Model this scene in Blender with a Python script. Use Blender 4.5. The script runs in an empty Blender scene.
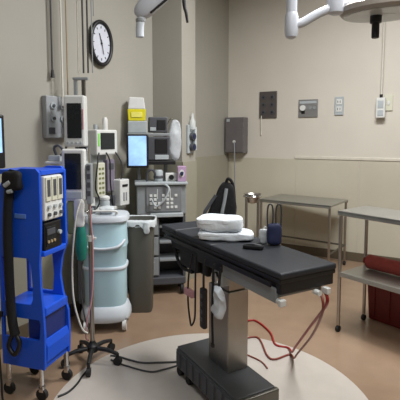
import bpy, bmesh, math, random
from mathutils import Vector, Matrix, noise
SC = bpy.context.scene
COL = SC.collection
R = math.radians

# ------------------------------------------------------------------ materials
def lin(c):
    return tuple(((v/255)/12.92 if v/255 <= .04045 else ((v/255+.055)/1.055)**2.4) for v in c) + (1,)

MATS = {}
def mat(name, rgb, rough=.5, metal=0., var=.06, scale=18., bump=0., emit=0., coat=0., alpha=1., trans=0., detail=3):
    if name in MATS: return MATS[name]
    m = bpy.data.materials.new(name); m.use_nodes = True
    nt = m.node_tree; b = nt.nodes['Principled BSDF']
    b.inputs['Roughness'].default_value = rough
    b.inputs['Metallic'].default_value = metal
    b.inputs['Coat Weight'].default_value = coat
    b.inputs['Alpha'].default_value = alpha
    b.inputs['Transmission Weight'].default_value = trans
    c = lin(rgb)
    tc = nt.nodes.new('ShaderNodeTexCoord')
    nz = nt.nodes.new('ShaderNodeTexNoise'); nz.inputs['Scale'].default_value = scale
    nz.inputs['Detail'].default_value = detail
    nt.links.new(tc.outputs['Object'], nz.inputs['Vector'])
    rp = nt.nodes.new('ShaderNodeValToRGB')
    rp.color_ramp.elements[0].position = .3; rp.color_ramp.elements[1].position = .7
    rp.color_ramp.elements[0].color = tuple(v*(1-var) for v in c[:3])+(1,)
    rp.color_ramp.elements[1].color = tuple(min(1, v*(1+var)) for v in c[:3])+(1,)
    nt.links.new(nz.outputs['Fac'], rp.inputs['Fac'])
    nt.links.new(rp.outputs['Color'], b.inputs['Base Color'])
    if bump:
        bp = nt.nodes.new('ShaderNodeBump'); bp.inputs['Strength'].default_value = bump
        bp.inputs['Distance'].default_value = .01
        nt.links.new(nz.outputs['Fac'], bp.inputs['Height']); nt.links.new(bp.outputs['Normal'], b.inputs['Normal'])
    if emit:
        nt.links.new(rp.outputs['Color'], b.inputs['Emission Color']); b.inputs['Emission Strength'].default_value = emit
    MATS[name] = m
    return m

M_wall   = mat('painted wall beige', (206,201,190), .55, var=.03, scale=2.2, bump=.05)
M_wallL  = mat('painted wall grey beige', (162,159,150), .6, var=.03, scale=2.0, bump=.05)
M_wains  = mat('lower wall covering', (152,149,134), .5, var=.04, scale=3)
M_wainsB = mat('shaded lower wall panel', (192,187,170), .5, var=.03, scale=3)  # slightly darker than the wall; shading low on the wall put into this colour
M_rail   = mat('bumper rail', (208,203,190), .45)
M_ceil   = mat('ceiling white', (190,188,182), .8, var=.02)
M_floor  = mat('tan sheet floor', (148,124,103), .3, var=.07, scale=7, coat=.15)
M_circle = mat('cream floor inlay', (198,191,183), .38, var=.04, scale=9)
M_base   = mat('cove base', (92,82,66), .5)
M_blue   = mat('blue moulded plastic', (22,84,214), .4, var=.05, scale=6)
M_bluedk = mat('dark blue plastic', (18,40,110), .45)
M_white  = mat('white plastic', (214,216,214), .4, var=.03)
M_offw   = mat('cream plastic', (206,206,188), .45, var=.03)
M_grey   = mat('grey plastic', (138,143,146), .45, var=.05)
M_ltgrey = mat('light grey plastic', (170,178,182), .45, var=.05)
M_dkgrey = mat('dark grey plastic', (74,76,82), .5, var=.07)
M_black  = mat('black plastic', (20,20,23), .45, var=.1)
M_rubber = mat('black rubber', (24,24,26), .7, var=.1)
M_vinyl  = mat('black vinyl', (34,38,45), .55, var=.08, scale=30, bump=.08)
M_cloth  = mat('black fabric', (17,17,21), .85, var=.15, scale=60, bump=.3)
M_towel  = mat('white towelling', (226,233,240), .9, var=.03, scale=70, bump=.3)
M_steel  = mat('brushed stainless steel', (176,172,166), .34, 1., var=.06, scale=10)
M_steelD = mat('dull stainless steel', (120,118,112), .4, 1., var=.08, scale=10)
M_top    = mat('steel table top', (172,172,166), .38, .85, var=.05, scale=8)
M_chrome = mat('chrome', (205,205,205), .15, 1., var=.02)
M_screen = mat('dark screen', (26,31,36), .2, var=.12, scale=9)
M_glow   = mat('lit blue screen', (150,190,240), .3, var=.2, scale=9, emit=.75)
M_yellow = mat('yellow plastic', (214,204,28), .45)
M_clear  = mat('clear plastic', (222,228,228), .25, var=.03, alpha=.55)
M_bag    = mat('clear plastic bag', (214,220,226), .3, var=.06, scale=25, alpha=.6, bump=.5)
M_teal   = mat('teal rubber', (20,112,98), .5, var=.1)
M_nept   = mat('pale blue grey plastic', (178,210,221), .45, var=.04, scale=6)
M_neptw  = mat('pale lilac white plastic', (200,208,216), .4, var=.03)
M_bin    = mat('taupe plastic', (90,90,84), .55, var=.05, scale=6)
M_linerw = mat('white bin liner', (205,212,216), .5, var=.05, scale=30, bump=.4)
M_purple = mat('lilac card', (176,146,178), .6, var=.06)
M_navy   = mat('navy fabric', (28,36,72), .7, var=.12, scale=40)
M_red    = mat('red plastic', (112,26,20), .5, var=.12, scale=14)
M_redcl  = mat('red cloth', (150,62,54), .8, var=.1, scale=40, bump=.3)
M_redc   = mat('red cable', (150,22,24), .45)
M_redc2  = mat('brown red cable', (128,58,46), .45)
M_panelg = mat('grey wall panel', (156,160,164), .4, .0, var=.05)
M_dispg  = mat('grey enamel', (112,108,110), .4, .3, var=.04, scale=8)
M_tan    = mat('tan hose', (158,138,106), .5)
M_hgrey  = mat('dark grey hose', (62,62,64), .5)
M_lhose  = mat('pale hose', (214,212,202), .5)
M_pink   = mat('pink tube', (190,140,146), .5)
M_lampw  = mat('white enamel', (190,195,204), .3, var=.02)
M_lampg  = mat('grey enamel lamp', (150,143,135), .35, var=.05)
M_olive  = mat('olive card', (120,124,80), .6)
M_face   = mat('clock face', (206,210,222), .4, var=.03)
M_green  = mat('green indicator', (120,190,90), .4, emit=.4)
M_cover  = mat('charcoal base cover', (66,69,72), .4, var=.08, scale=14)

# ------------------------------------------------------------------ mesh helpers
class MB:
    def __init__(s): s.bm = bmesh.new()
    def _add(s, t, smooth):
        for f in t.faces: f.smooth = smooth
        me = bpy.data.meshes.new('tmp'); t.to_mesh(me); t.free()
        s.bm.from_mesh(me); bpy.data.meshes.remove(me); return s
    def box(s, x0, x1, y0, y1, z0, z1, bev=.004, mx=None, seg=2):
        t = bmesh.new(); bmesh.ops.create_cube(t, size=1)
        for v in t.verts:
            v.co = Vector(((x0+x1)/2+v.co.x*(x1-x0), (y0+y1)/2+v.co.y*(y1-y0), (z0+z1)/2+v.co.z*(z1-z0)))
        b = min(bev, .45*min(abs(x1-x0), abs(y1-y0), abs(z1-z0)))
        if b > 0: bmesh.ops.bevel(t, geom=t.edges[:], offset=b, segments=seg, affect='EDGES', profile=.5)
        if mx: t.transform(mx)
        return s._add(t, False)
    def cyl(s, a, b, r, r2=None, n=16):
        return s.tube([a, b], r, n=n, r2=r2)
    def tube(s, pts, r, n=10, r2=None, smoothpath=0, flat=1.):
        P = [Vector(p) for p in pts]
        if smoothpath:
            Q = []
            for i in range(len(P)-1):
                p0 = P[max(i-1,0)]; p1 = P[i]; p2 = P[i+1]; p3 = P[min(i+2,len(P)-1)]
                for k in range(smoothpath):
                    t = k/smoothpath
                    Q.append(.5*((2*p1)+(p2-p0)*t+(2*p0-5*p1+4*p2-p3)*t*t+(3*p1-p0-3*p2+p3)*t**3))
            Q.append(P[-1]); P = Q
        t = bmesh.new(); rings = []
        up = None
        for i, p in enumerate(P):
            d = (P[min(i+1,len(P)-1)]-P[max(i-1,0)]).normalized()
            if up is None:
                up = Vector((0,0,1)) if abs(d.z) < .9 else Vector((1,0,0))
            u = (up-d*up.dot(d)).normalized(); w = d.cross(u); up = u
            rr = r if r2 is None else r+(r2-r)*i/(len(P)-1)
            rings.append([t.verts.new(p+u*math.cos(2*math.pi*k/n)*rr*flat+w*math.sin(2*math.pi*k/n)*rr) for k in range(n)])
        for a, b in zip(rings, rings[1:]):
            for k in range(n): t.faces.new((a[k], a[(k+1)%n], b[(k+1)%n], b[k]))
        c0 = t.faces.new(rings[0][::-1]); c1 = t.faces.new(rings[-1])
        bmesh.ops.recalc_face_normals(t, faces=t.faces[:])
        for f in t.faces: f.smooth = True
        c0.smooth = c1.smooth = False
        for e in list(c0.edges)+list(c1.edges): e.smooth = False
        me = bpy.data.meshes.new('tmp'); t.to_mesh(me); t.free(); s.bm.from_mesh(me); bpy.data.meshes.remove(me)
        return s
    def lathe(s, prof, n=28, c=(0,0), sx=1., sy=1., sq=2., mx=None):
        """profile (r, z); sq > 2 squares the plan off"""
        t = bmesh.new(); rings = []
        for r, z in prof:
            ring = []
            for k in range(n):
                a = 2*math.pi*k/n; ca, sa = math.cos(a), math.sin(a)
                q = (abs(ca)**sq+abs(sa)**sq)**(-1/sq)
                ring.append(t.verts.new((c[0]+ca*q*r*sx, c[1]+sa*q*r*sy, z)))
            rings.append(ring)
        for a, b in zip(rings, rings[1:]):
            for k in range(n): t.faces.new((a[k], a[(k+1)%n], b[(k+1)%n], b[k]))
        t.faces.new(rings[0][::-1]); t.faces.new(rings[-1])
        bmesh.ops.recalc_face_normals(t, faces=t.faces[:])
        if mx: t.transform(mx)
        for f in t.faces: f.smooth = len(f.verts) == 4
        for e in t.edges:
            if len(e.link_faces) == 2 and e.calc_face_angle(0) > R(38): e.smooth = False
        me = bpy.data.meshes.new('tmp'); t.to_mesh(me); t.free(); s.bm.from_mesh(me); bpy.data.meshes.remove(me)
        return s
    def prism(s, poly, t0, t1, axis='y', bev=.003, holes=()):
        """polygon in the two other axes, extruded along axis from t0 to t1"""
        t = bmesh.new()
        def co(p, q):
            return {'x': (q, p[0], p[1]), 'y': (p[0], q, p[1]), 'z': (p[0], p[1], q)}[axis]
        if holes:
            edges = []
            for lp in (poly,)+tuple(holes):
                vs = [t.verts.new(co(p, t0)) for p in lp]
                edges += [t.edges.new((vs[i], vs[(i+1)%len(vs)])) for i in range(len(vs))]
            bmesh.ops.triangle_fill(t, edges=edges, use_beauty=True)
            bmesh.ops.dissolve_limit(t, angle_limit=R(1), verts=t.verts[:], edges=t.edges[:], delimit=set())
            fs = t.faces[:]
        else:
            fs = [t.faces.new([t.verts.new(co(p, t0)) for p in poly])]
        r = bmesh.ops.extrude_face_region(t, geom=fs)
        vs = [g for g in r['geom'] if isinstance(g, bmesh.types.BMVert)]
        d = {'x': (t1-t0,0,0), 'y': (0,t1-t0,0), 'z': (0,0,t1-t0)}[axis]
        bmesh.ops.translate(t, verts=vs, vec=d)
        bmesh.ops.recalc_face_normals(t, faces=t.faces[:])
        if bev:
            ed = [e for e in t.edges if len(e.link_faces) == 2 and e.calc_face_angle(0) > R(60)]
            bmesh.ops.bevel(t, geom=ed, offset=bev, segments=2, affect='EDGES', profile=.5)
        return s._add(t, False)
    def soft(s, c, sz, seed=0, amp=.01, fr=9., n=14, e=4., mx=None):
        """a puffy superellipsoid lump"""
        t = bmesh.new(); bmesh.ops.create_cube(t, size=2)
        bmesh.ops.subdivide_edges(t, edges=t.edges[:], cuts=n, use_grid_fill=True)
        for v in t.verts:
            p = v.co.copy(); q = (abs(p.x)**e+abs(p.y)**e+abs(p.z)**e)**(-1/e)
            v.co = Vector((p.x*q*sz[0]/2, p.y*q*sz[1]/2, p.z*q*sz[2]/2))
            nn = noise.noise_vector(v.co*fr+Vector((seed*7.3,seed*3.1,0)))
            v.co += nn*amp
            v.co += Vector(c)
        if mx: t.transform(mx)
        return s._add(t, True)
    def obj(s, name, m, parent=None):
        me = bpy.data.meshes.new(name); s.bm.to_mesh(me); s.bm.free()
        o = bpy.data.objects.new(name, me); COL.objects.link(o)
        me.materials.append(m)
        if parent: o.parent = parent
        return o

def tag(o, label, cat, group=None, kind=None):
    o['label'] = label
    if cat: o['category'] = cat
    if group: o['group'] = group
    if kind: o['kind'] = kind
    return o
def thing(name, label, cat, loc=(0,0,0), rz=0, group=None):
    o = bpy.data.objects.new(name, None); COL.objects.link(o)
    o.empty_display_size = .05; o.location = loc; o.rotation_euler = (0,0,R(rz))
    return tag(o, label, cat, group)
def struct(name, mb, m, label, parent=None):
    o = mb.obj(name, m, parent)
    if parent is None: tag(o, label, 'room', None, 'structure')
    return o

# ------------------------------------------------------------------ room
X1, Y0, ZC = 5.0, -7.0, 3.2
struct('floor', MB().box(-.15, X1+.15, Y0-.15, .15, -.1, 0, 0), M_floor, 'tan sheet flooring of the operating room')
struct('ceiling', MB().box(-.15, X1+.15, Y0-.15, .15, ZC, ZC+.1, 0), M_ceil, 'white ceiling above the frame')
struct('wall_back', MB().box(0, X1, 0, .15, 0, ZC, 0), M_wall, 'warm beige wall at right carrying the outlet plates')
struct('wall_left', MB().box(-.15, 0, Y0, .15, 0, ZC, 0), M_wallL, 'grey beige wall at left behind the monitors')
struct('wall_right', MB().box(X1, X1+.15, Y0, .15, 0, ZC, 0), M_wains, 'beige wall beyond the right edge')
struct('wall_front', MB().box(0, X1, Y0-.15, Y0, 0, ZC, 0), M_wains, 'beige wall behind the viewpoint')
# pilaster on the left wall
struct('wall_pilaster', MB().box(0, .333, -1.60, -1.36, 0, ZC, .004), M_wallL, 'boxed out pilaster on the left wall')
# lower wall coverings, bumper rail, cove bases
struct('trim_1', MB().box(0, .008, Y0, -1.602, 0, 1.155, .002).box(0, .008, -1.36, -.006, 0, 1.165, .002), M_wains, 'darker lower covering on the left wall')
struct('trim_2', MB().box(.333, .341, -1.608, -1.352, 0, 1.16, .002).box(.004, .341, -1.608, -1.60, 0, 1.16, .002), M_wains, 'darker lower covering round the pilaster')
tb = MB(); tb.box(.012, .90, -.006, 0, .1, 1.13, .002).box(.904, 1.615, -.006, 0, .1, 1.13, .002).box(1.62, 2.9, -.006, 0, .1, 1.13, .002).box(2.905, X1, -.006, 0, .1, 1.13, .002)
struct('trim_3', tb, M_wainsB, 'panelled lower part of the beige wall, toned darker for shading')
struct('trim_4', MB().box(.88, X1, -.016, 0, 1.132, 1.168, .007), M_rail, 'bumper rail along the beige wall')
struct('baseboard_back', MB().box(0, X1, -.012, 0, 0, .1, .003), M_base, 'cove base of the beige wall')
struct('baseboard_left', MB().box(0, .014, Y0, -1.612, 0, .1, .003), M_base, 'cove base of the left wall')
cm = MB().lathe([(.0,0.),(.838,0.),(.84,.001),(.838,.002),(0.001,.002)], n=96)
for v in cm.bm.verts: v.co += Vector((1.50,-3.14,0))
struct('trim_5', cm, M_circle, 'cream disc inlaid in the floor under the operating table')

# ------------------------------------------------------------------ wall clock
def wall_clock():
    t = thing('wall_clock', 'round black rimmed clock high on the left wall', 'clock', (0,-2.325,2.145), 0)
    def ell(rx, rz, x0, x1, n=48):
        return MB().prism([(math.cos(2*math.pi*k/n)*rx, math.sin(2*math.pi*k/n)*rz) for k in range(n)], x0, x1, 'x', .002)
    a, b = .117, .168
    bm = MB(); n = 56
    # rim as a ring tube
    pts = [(0.028, math.cos(2*math.pi*k/n)*a, math.sin(2*math.pi*k/n)*b) for k in range(n+1)]
    bm.tube(pts, .017, n=10); bm.prism([(p[1], p[2]) for p in pts[:-1]], .002, .02, 'x', .002); bm.obj('rim', M_black, t)
    ell(a-.012, b-.014, .02, .026).obj('clock_face', M_face, t)
    for k in range(12):
        c, s_ = math.cos(k*math.pi/6), math.sin(k*math.pi/6)
        MB().tube([(.028, c*.082, s_*.118), (.028, c*.094, s_*.136)], .0035, n=6).obj('hour_mark', M_dkgrey, t)
    MB().tube([(.031,.008,-.02),(.031,-.022,.075)], .0035, n=6).obj('hour_hand', M_dkgrey, t)
    MB().tube([(.033,-.004,.03),(.033,.022,-.085)], .003, n=6).obj('minute_hand', M_dkgrey, t)
    MB().cyl((.026,0,0),(.036,0,0),.008,n=12).obj('hub', M_black, t)
wall_clock()

# ------------------------------------------------------------------ left wall services
def gas_panel():
    t = thing('gas_outlet_panel', 'grey medical gas outlet panel on left wall behind upper monitor', 'outlet panel', (0,-2.815,1.385), 0)
    MB().box(0, .05, -.10, .10, 0, .30, .008).obj('housing', M_panelg, t)
    for y, z in ((-.045,.23),(.045,.23),(-.045,.14),(.045,.14)):
        s = MB().cyl((.05,y,z),(.062,y,z),.024,n=18).obj('gas_socket', M_ltgrey, t)
        MB().cyl((.062,y,z),(.07,y,z),.011,n=12).obj('valve', M_dkgrey, s)
    MB().box(.05,.056,-.085,-.03,.03,.075,.002).obj('power_socket', M_dkgrey, t)
    MB().box(.05,.056,.03,.085,.03,.075,.002).obj('power_socket', M_ltgrey, t)
    MB().tube([(.06,.045,.14),(.09,.05,.06),(.075,.05,-.06),(.05,.04,-.15)], .008, smoothpath=6).obj('short_hose', M_hgrey, t)
gas_panel()

def side_monitor():
    t = thing('wall_monitor', 'black framed wall monitor with glowing blue screen at far left edge', 'monitor', (0,-3.468,1.195), 0)
    MB().box(0,.03,-.08,.08,.1,.23,.004).obj('wall_bracket', M_dkgrey, t)
    MB().box(.03,.065,-.23,.207,0,.34,.01).obj('bezel', M_black, t)
    MB().box(.062,.069,-.205,.183,.10,.315,.002).obj('screen', M_glow, t)
side_monitor()

def patient_monitor():
    t = thing('patient_monitor', 'tall white patient monitor with dark screen beside wall gas panel', 'monitor', (.235,-2.82,1.325), 30)
    MB().box(-.073,.073,-.045,.045,0,.355,.012).obj('housing', M_white, t)
    MB().box(-.048,.052,-.05,-.043,.06,.30,.003).obj('screen', M_screen, t)
    k = MB()
    for i in range(4): k.cyl((-.045+.03*i,-.045,.028),(-.045+.03*i,-.052,.028),.008,n=10)
    k.obj('button_row', M_ltgrey, t)
    MB().box(.055,.066,-.049,-.044,.12,.26,.002).obj('connector_strip', M_pink, t)
    MB().tube([(0,.045,.15),(-.02,.10,.15),(-.095,.165,.13)], .018, smoothpath=5).box(-.13,-.06,.15,.19,.10,.16,.004).obj('mounting_arm', M_grey, t)
patient_monitor()

# hoses and cords hanging from the ceiling ------------------------------------
def hose(x, y, z_end, r, m, label, end=None, drift=(0,0), group=None):
    t = thing('ceiling_hose', label, 'hose', (x,y,ZC), 0, group)
    pts = [(0,0,0),(.002,-.002,(z_end-ZC)*.3),(drift[0]*.5,drift[1]*.5,(z_end-ZC)*.65),(drift[0],drift[1],z_end-ZC)]
    MB().tube(pts, r, smoothpath=6).obj('hose', m, t)
    MB().cyl((0,0,-.012),(0,0,0),.02,n=14).obj('ceiling_collar', M_ltgrey, t)
    if end:
        zz = z_end-ZC
        MB().cyl((drift[0],drift[1],zz-.045),(drift[0],drift[1],zz+.01),r*2.3,r*1.4,n=12).obj('coupling', end, t)
hose(.03,-2.835,1.86,.0065,M_hgrey,'leftmost dark grey hose hanging free near left wall', M_black)
hose(.085,-2.795,1.66,.006,M_lhose,'white hose hanging in front of the gas outlet panel', M_white)
hose(.10,-2.76,1.66,.0045,M_tan,'thin tan hose between white hose and service poles', M_tan)
hose(.17,-2.72,1.85,.005,M_lhose,'pale hose running down to left end of the hose bracket')
hose(.205,-2.705,1.85,.0065,M_hgrey,'dark hose entering the bracket over left service pole')
hose(.235,-2.69,1.85,.006,M_hgrey,'dark hose entering the bracket over right service pole')
hose(.268,-2.68,1.85,.004,M_grey,'thin grey cord at right end of the hose bracket')
hose(.02,-2.40,2.345,.004,M_grey,'short thin cord hanging down to the clock')

def service_column():
    t = thing('service_column', 'pair of grey vertical service poles under hose bracket beside upper monitor', 'service poles', (.182,-2.72,1.80), 30)
    MB().box(-.05,.06,-.015,.015,.0,.02,.004).obj('hose_bracket', M_grey, t)
    MB().box(-.045,-.02,-.011,.011,-.52,0,.004).obj('service_pole', M_grey, t)
    MB().box(.012,.038,-.012,.012,-.52,0,.004).obj('service_pole', M_steelD, t)
    MB().box(-.005,.045,-.05,-.012,-.50,-.36,.005).obj('pump_module', M_black, t)
    MB().box(-.06,.05,-.02,.02,-.545,-.51,.005).obj('foot_clamp', M_dkgrey, t)
    # arm back to the wall
    MB().tube([(0,.01,-.2),(-.05,.08,-.2),(-.085,.165,-.2)], .014, smoothpath=4).obj('wall_arm', M_grey, t)
service_column()

# ------------------------------------------------------------------ blue tower
def tower():
    t = thing('equipment_tower', 'tall blue plastic equipment tower on casters at left edge', 'cart', (.734,-3.558,0), 13)
    W, D = .27, .232
    # near side panel with openings
    out = [(-W,.17),(-.004,.17),(0,.2),(.004,.36),(-.002,.50),(-.012,.62),(-.014,.74),(-.004,.86),(0,.96),(0,1.215),(-.02,1.235),(-.11,1.235),(-.17,1.215),(-.235,1.16),(-W,1.10)]
    h1 = [(-W+.018,.52),(-W+.018,.765),(-.085,.765),(-.068,.73),(-.062,.62),(-.062,.55),(-.075,.52)]
    h2 = [(-W+.018,.33),(-W+.018,.44),(-.03,.44),(-.02,.42),(-.03,.33)]
    p = MB().prism(out, 0, .018, 'y', .003, holes=(h1[::-1], h2[::-1])).obj('side_panel', M_blue, t)
    MB().box(-.155,-.085,-.006,.002,.975,1.0,.003).obj('grip_recess', mat('light blue plastic',(92,132,214),.4), p)
    # far side panel, curved front edge
    out2 = [(-W,.17),(.0,.17),(.006,.3),(.002,.42),(-.03,.52),(-.045,.62),(-.03,.72),(.0,.80),(0,1.215),(-.02,1.235),(-.11,1.235),(-.17,1.215),(-W,1.10)]
    h3 = [(-W+.018,.52),(-W+.018,.765),(-.095,.765),(-.085,.62),(-.095,.52)]
    MB().prism(out2, D-.018, D, 'y', .003, holes=(h3[::-1],)).obj('side_panel', M_blue, t)
    MB().box(-W,.0,.018,D-.018,1.20,1.225,.004).obj('top_panel', M_blue, t)
    for z, x1 in ((.805,.0),(.775,-.02),(.475,.006),(.50,-.03)):
        pass
    MB().box(-W,.004,.018,D-.018,.775,.805,.006).obj('shelf', M_blue, t)
    MB().box(-W,.004,.018,D-.018,.455,.505,.008).obj('shelf', M_blue, t)
    MB().box(-W,-.01,.018,D-.018,.17,.21,.006).obj('base_tray', M_blue, t)
    MB().box(-.03,-.012,.018,D-.018,.21,.455,.003).obj('recess_panel', M_bluedk, t)  # darker blue panel set back in the recess under the lower shelf
    MB().prism([(-.012,.21),(.004,.21),(.008,.29),(-.004,.33),(-.012,.33)], .018, D-.018, 'y', .002).obj('lower_lip', M_blue, t)
    for x, y in ((-.03,.01),(-.02,D-.012),(-W+.03,.01),(-W+.03,D-.012)):
        c = MB().cyl((x,y,.07),(x,y,.175),.013,n=14).box(x-.015,x+.015,y-.012,y+.012,.045,.085,.004).obj('caster', M_chrome, t)
        MB().cyl((x,y-.010,.032),(x,y+.010,.032),.032,n=20).obj('wheel', M_rubber, c)
tower()

def tower_console():
    # in the tower's frame
    t = thing('display_console', 'white console with three upright displays on top of blue tower', 'medical device', (.734,-3.558,.963), 13)
    def mxz(): return None
    MB().box(-.20,.012,.024,.178,0,.232,.008).obj('housing', M_white, t)
    for i in range(3):
        y0 = .032+i*.05
        f = MB().box(.010,.018,y0,y0+.042,.10,.225,.003).obj('display_frame', M_offw, t)
        MB().box(.016,.020,y0+.009,y0+.034,.125,.212,.002).obj('screen', M_dkgrey, f)
        for z in (.03,.07):
            MB().cyl((.010,y0+.021,z),(.024,y0+.021,z),.010,n=14).obj('knob', M_ltgrey if z > .05 else M_dkgrey, t)
    t2 = thing('generator_unit', 'black generator unit with socket on shelf of blue tower', 'medical device', (.734,-3.558,.805), 13)
    MB().box(-.20,.004,.028,.172,0,.145,.006).obj('housing', M_black, t2)
    MB().box(.002,.009,.036,.12,.02,.125,.003).obj('front_panel', M_screen, t2)
    for y in (.05,.075,.1): MB().cyl((.008,y,.045),(.014,y,.045),.008,n=12).obj('socket', M_tan, t2)
    MB().box(.007,.011,.042,.11,.08,.112,.002).obj('display', M_dkgrey, t2)
    MB().cyl((.004,.148,.08),(.016,.148,.08),.012,n=14).obj('knob', M_ltgrey, t2)
tower_console()

def black_hose():
    t = thing('corrugated_hose', 'thick black hose hanging down the near side of blue tower', 'hose', (.734,-3.558,0), 13)
    h = MB(); pts = [(-.145,-.008,1.225),(-.15,-.02,1.18),(-.165,-.026,1.10),(-.178,-.027,.95),(-.182,-.027,.75),(-.18,-.027,.55),(-.168,-.03,.42),(-.15,-.034,.36)]
    h.tube(pts, .024, n=14, smoothpath=7); h.obj('hose_sleeve', M_cloth, t)
    MB().soft((-.135,-.03,1.175), (.11,.06,.10), 3, .012, 16, 8).obj('head_bundle', M_cloth, t)
    MB().cyl((-.16,-.06,1.15),(-.13,-.055,1.17),.012,n=12).cyl((-.145,-.058,1.12),(-.12,-.055,1.125),.01,n=10).obj('metal_clips', M_ltgrey, t)
    MB().tube([(-.15,-.034,.37),(-.12,-.04,.32),(-.15,-.045,.26),(-.19,-.04,.30),(-.17,-.035,.36)], .012, smoothpath=6).obj('hose_loop', M_black, t)
    c = MB().tube([(-.24,-.035,.46),(-.25,-.05,.36),(-.235,-.06,.24),(-.22,-.07,.12),(-.19,-.09,.009),(-.10,-.10,.008),(-.02,-.08,.008)], .0055, smoothpath=8)
    t.location.z = 0
    o = c.obj('power_cord', M_black); o.location = (.734,-3.558,0); o.rotation_euler = (0,0,R(13))
    tag(o, 'thin black power cord trailing to floor from blue tower', 'cord')
    MB().box(-.245,-.225,-.04,-.03,.45,.48,.003).obj('cord_plug', M_black, o)
black_hose()

# ------------------------------------------------------------------ monitor stand on five wheels
def rolling_stand():
    t = thing('monitor_stand', 'rolling pole stand with white monitor and black five wheeled base', 'monitor stand', (.652,-3.127,0), 30.5)
    MB().lathe([(.03,.07),(.034,.075),(.034,.11),(.02,.125),(.016,.14)], n=20).obj('base_hub', M_black, t)
    for k in range(5):
        a = R(-85+72*k); r = .165
        e = (math.cos(a)*r, math.sin(a)*r)
        l = MB().tube([(0,0,.095),(e[0]*.6,e[1]*.6,.09),(e[0],e[1],.072)], .015, r2=.011, n=10).obj('leg', M_black, t)
        c = MB().cyl((e[0],e[1],.045),(e[0],e[1],.075),.009,n=10)
        pa = (-math.sin(a)*.012, math.cos(a)*.012)
        c.cyl((e[0]+pa[0],e[1]+pa[1],.026),(e[0]-pa[0],e[1]-pa[1],.026),.026,n=18); c.obj('caster', M_rubber, l)
    MB().cyl((0,0,.13),(0,0,.80),.014,n=16).obj('lower_pole', M_steel, t)
    MB().cyl((0,0,.76),(0,0,1.33),.010,n=14).obj('upper_pole', M_chrome, t)
    MB().cyl((0,0,.765),(0,0,.80),.02,n=16).box(.014,.036,-.006,.006,.775,.79,.003).obj('height_clamp', M_white, t)
    MB().box(-.05,.0,-.02,.01,1.16,1.20,.005).obj('monitor_bracket', M_dkgrey, t)
    m = MB().box(-.14,-.005,-.075,-.015,1.02,1.325,.012).obj('monitor_housing', M_white, t)
    MB().box(-.12,-.025,-.08,-.073,1.09,1.30,.003).obj('screen', M_screen, m)
    MB().box(-.12,-.025,-.079,-.074,1.035,1.075,.003).obj('control_panel', M_ltgrey, m)
    MB().box(-.25,-.13,-.03,.04,1.235,1.25,.004).box(-.15,-.0,-.012,.012,1.235,1.25,.003).obj('accessory_shelf', M_white, t)
    MB().box(-.235,-.165,-.02,.03,1.25,1.285,.005).obj('cable_box', M_ltgrey, t)
    MB().tube([(-.19,-.0,1.285),(-.20,-.01,1.33),(-.17,-.015,1.345),(-.15,.0,1.31),(-.165,.005,1.285)], .008, smoothpath=6).obj('coiled_lead', M_dkgrey, t)
    MB().box(-.0,.03,-.065,-.012,1.0,1.24,.006).obj('module_column', M_grey, t)
    for z in (1.05,1.1,1.15,1.2): MB().box(.005,.025,-.069,-.062,z,z+.03,.002).obj('module_button', M_dkgrey, t)
    MB().cyl((0,0,.93),(0,0,.955),.017,n=14).tube([(.0,-.01,.945),(-.03,-.03,.95),(-.04,-.05,.935),(-.04,-.055,.915)], .005, smoothpath=5).obj('hook', M_chrome, t)
rolling_stand()

def hung(name, label, cat):
    return thing(name, label, cat, (.652,-3.127,0), 30.5)
t = hung('breathing_bag', 'teal rubber breathing bag hanging on the monitor stand', 'breathing bag')
MB().lathe([(.006,.655),(.026,.67),(.034,.72),(.034,.79),(.028,.84),(.018,.88),(.013,.905)], n=20, c=(-.04,-.055)).obj('bag', M_teal, t)
MB().lathe([(.013,.885),(.015,.89),(.015,.915),(.008,.925)], n=14, c=(-.04,-.055)).obj('neck_ring', M_white, t)
t = hung('tube_set', 'white and pink tubing looped over the monitor stand', 'tubing')
MB().tube([(-.03,-.075,1.03),(-.055,-.09,.94),(-.075,-.085,.80),(-.09,-.08,.62),(-.085,-.08,.42),(-.05,-.06,.25),(-.022,-.03,.20)], .0055, smoothpath=7).obj('white_tube', M_lhose, t)
MB().tube([(.012,-.04,1.02),(.014,-.03,.90),(.02,-.02,.70),(.012,-.03,.45),(-.02,-.045,.28),(-.035,-.02,.17),(-.025,.0,.14)], .0045, smoothpath=7).obj('pink_tube', M_pink, t)
MB().tube([(-.02,-.05,.90),(-.04,-.02,.70),(-.06,-.02,.50),(-.04,-.02,.30),(-.018,-.012,.22)], .0045, smoothpath=7).obj('grey_tube', M_hgrey, t)
t = hung('supply_packet', 'olive supply packet hanging left under the lower monitor', 'packet')
MB().soft((-.095,-.058,.92),(.05,.02,.20),2,.006,20,6,6).obj('packet', M_olive, t)
MB().tube([(-.095,-.058,1.01),(-.095,-.052,1.03)], .004).obj('clip', M_white, t)
t = hung('supply_packet', 'white supply packet hanging beside pole under the lower monitor', 'packet')
MB().soft((-.045,-.066,.955),(.06,.02,.18),4,.008,20,8,5).obj('packet', M_white, t)
MB().tube([(-.045,-.06,1.01),(-.045,-.052,1.03)], .004).obj('clip', M_ltgrey, t)

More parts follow.
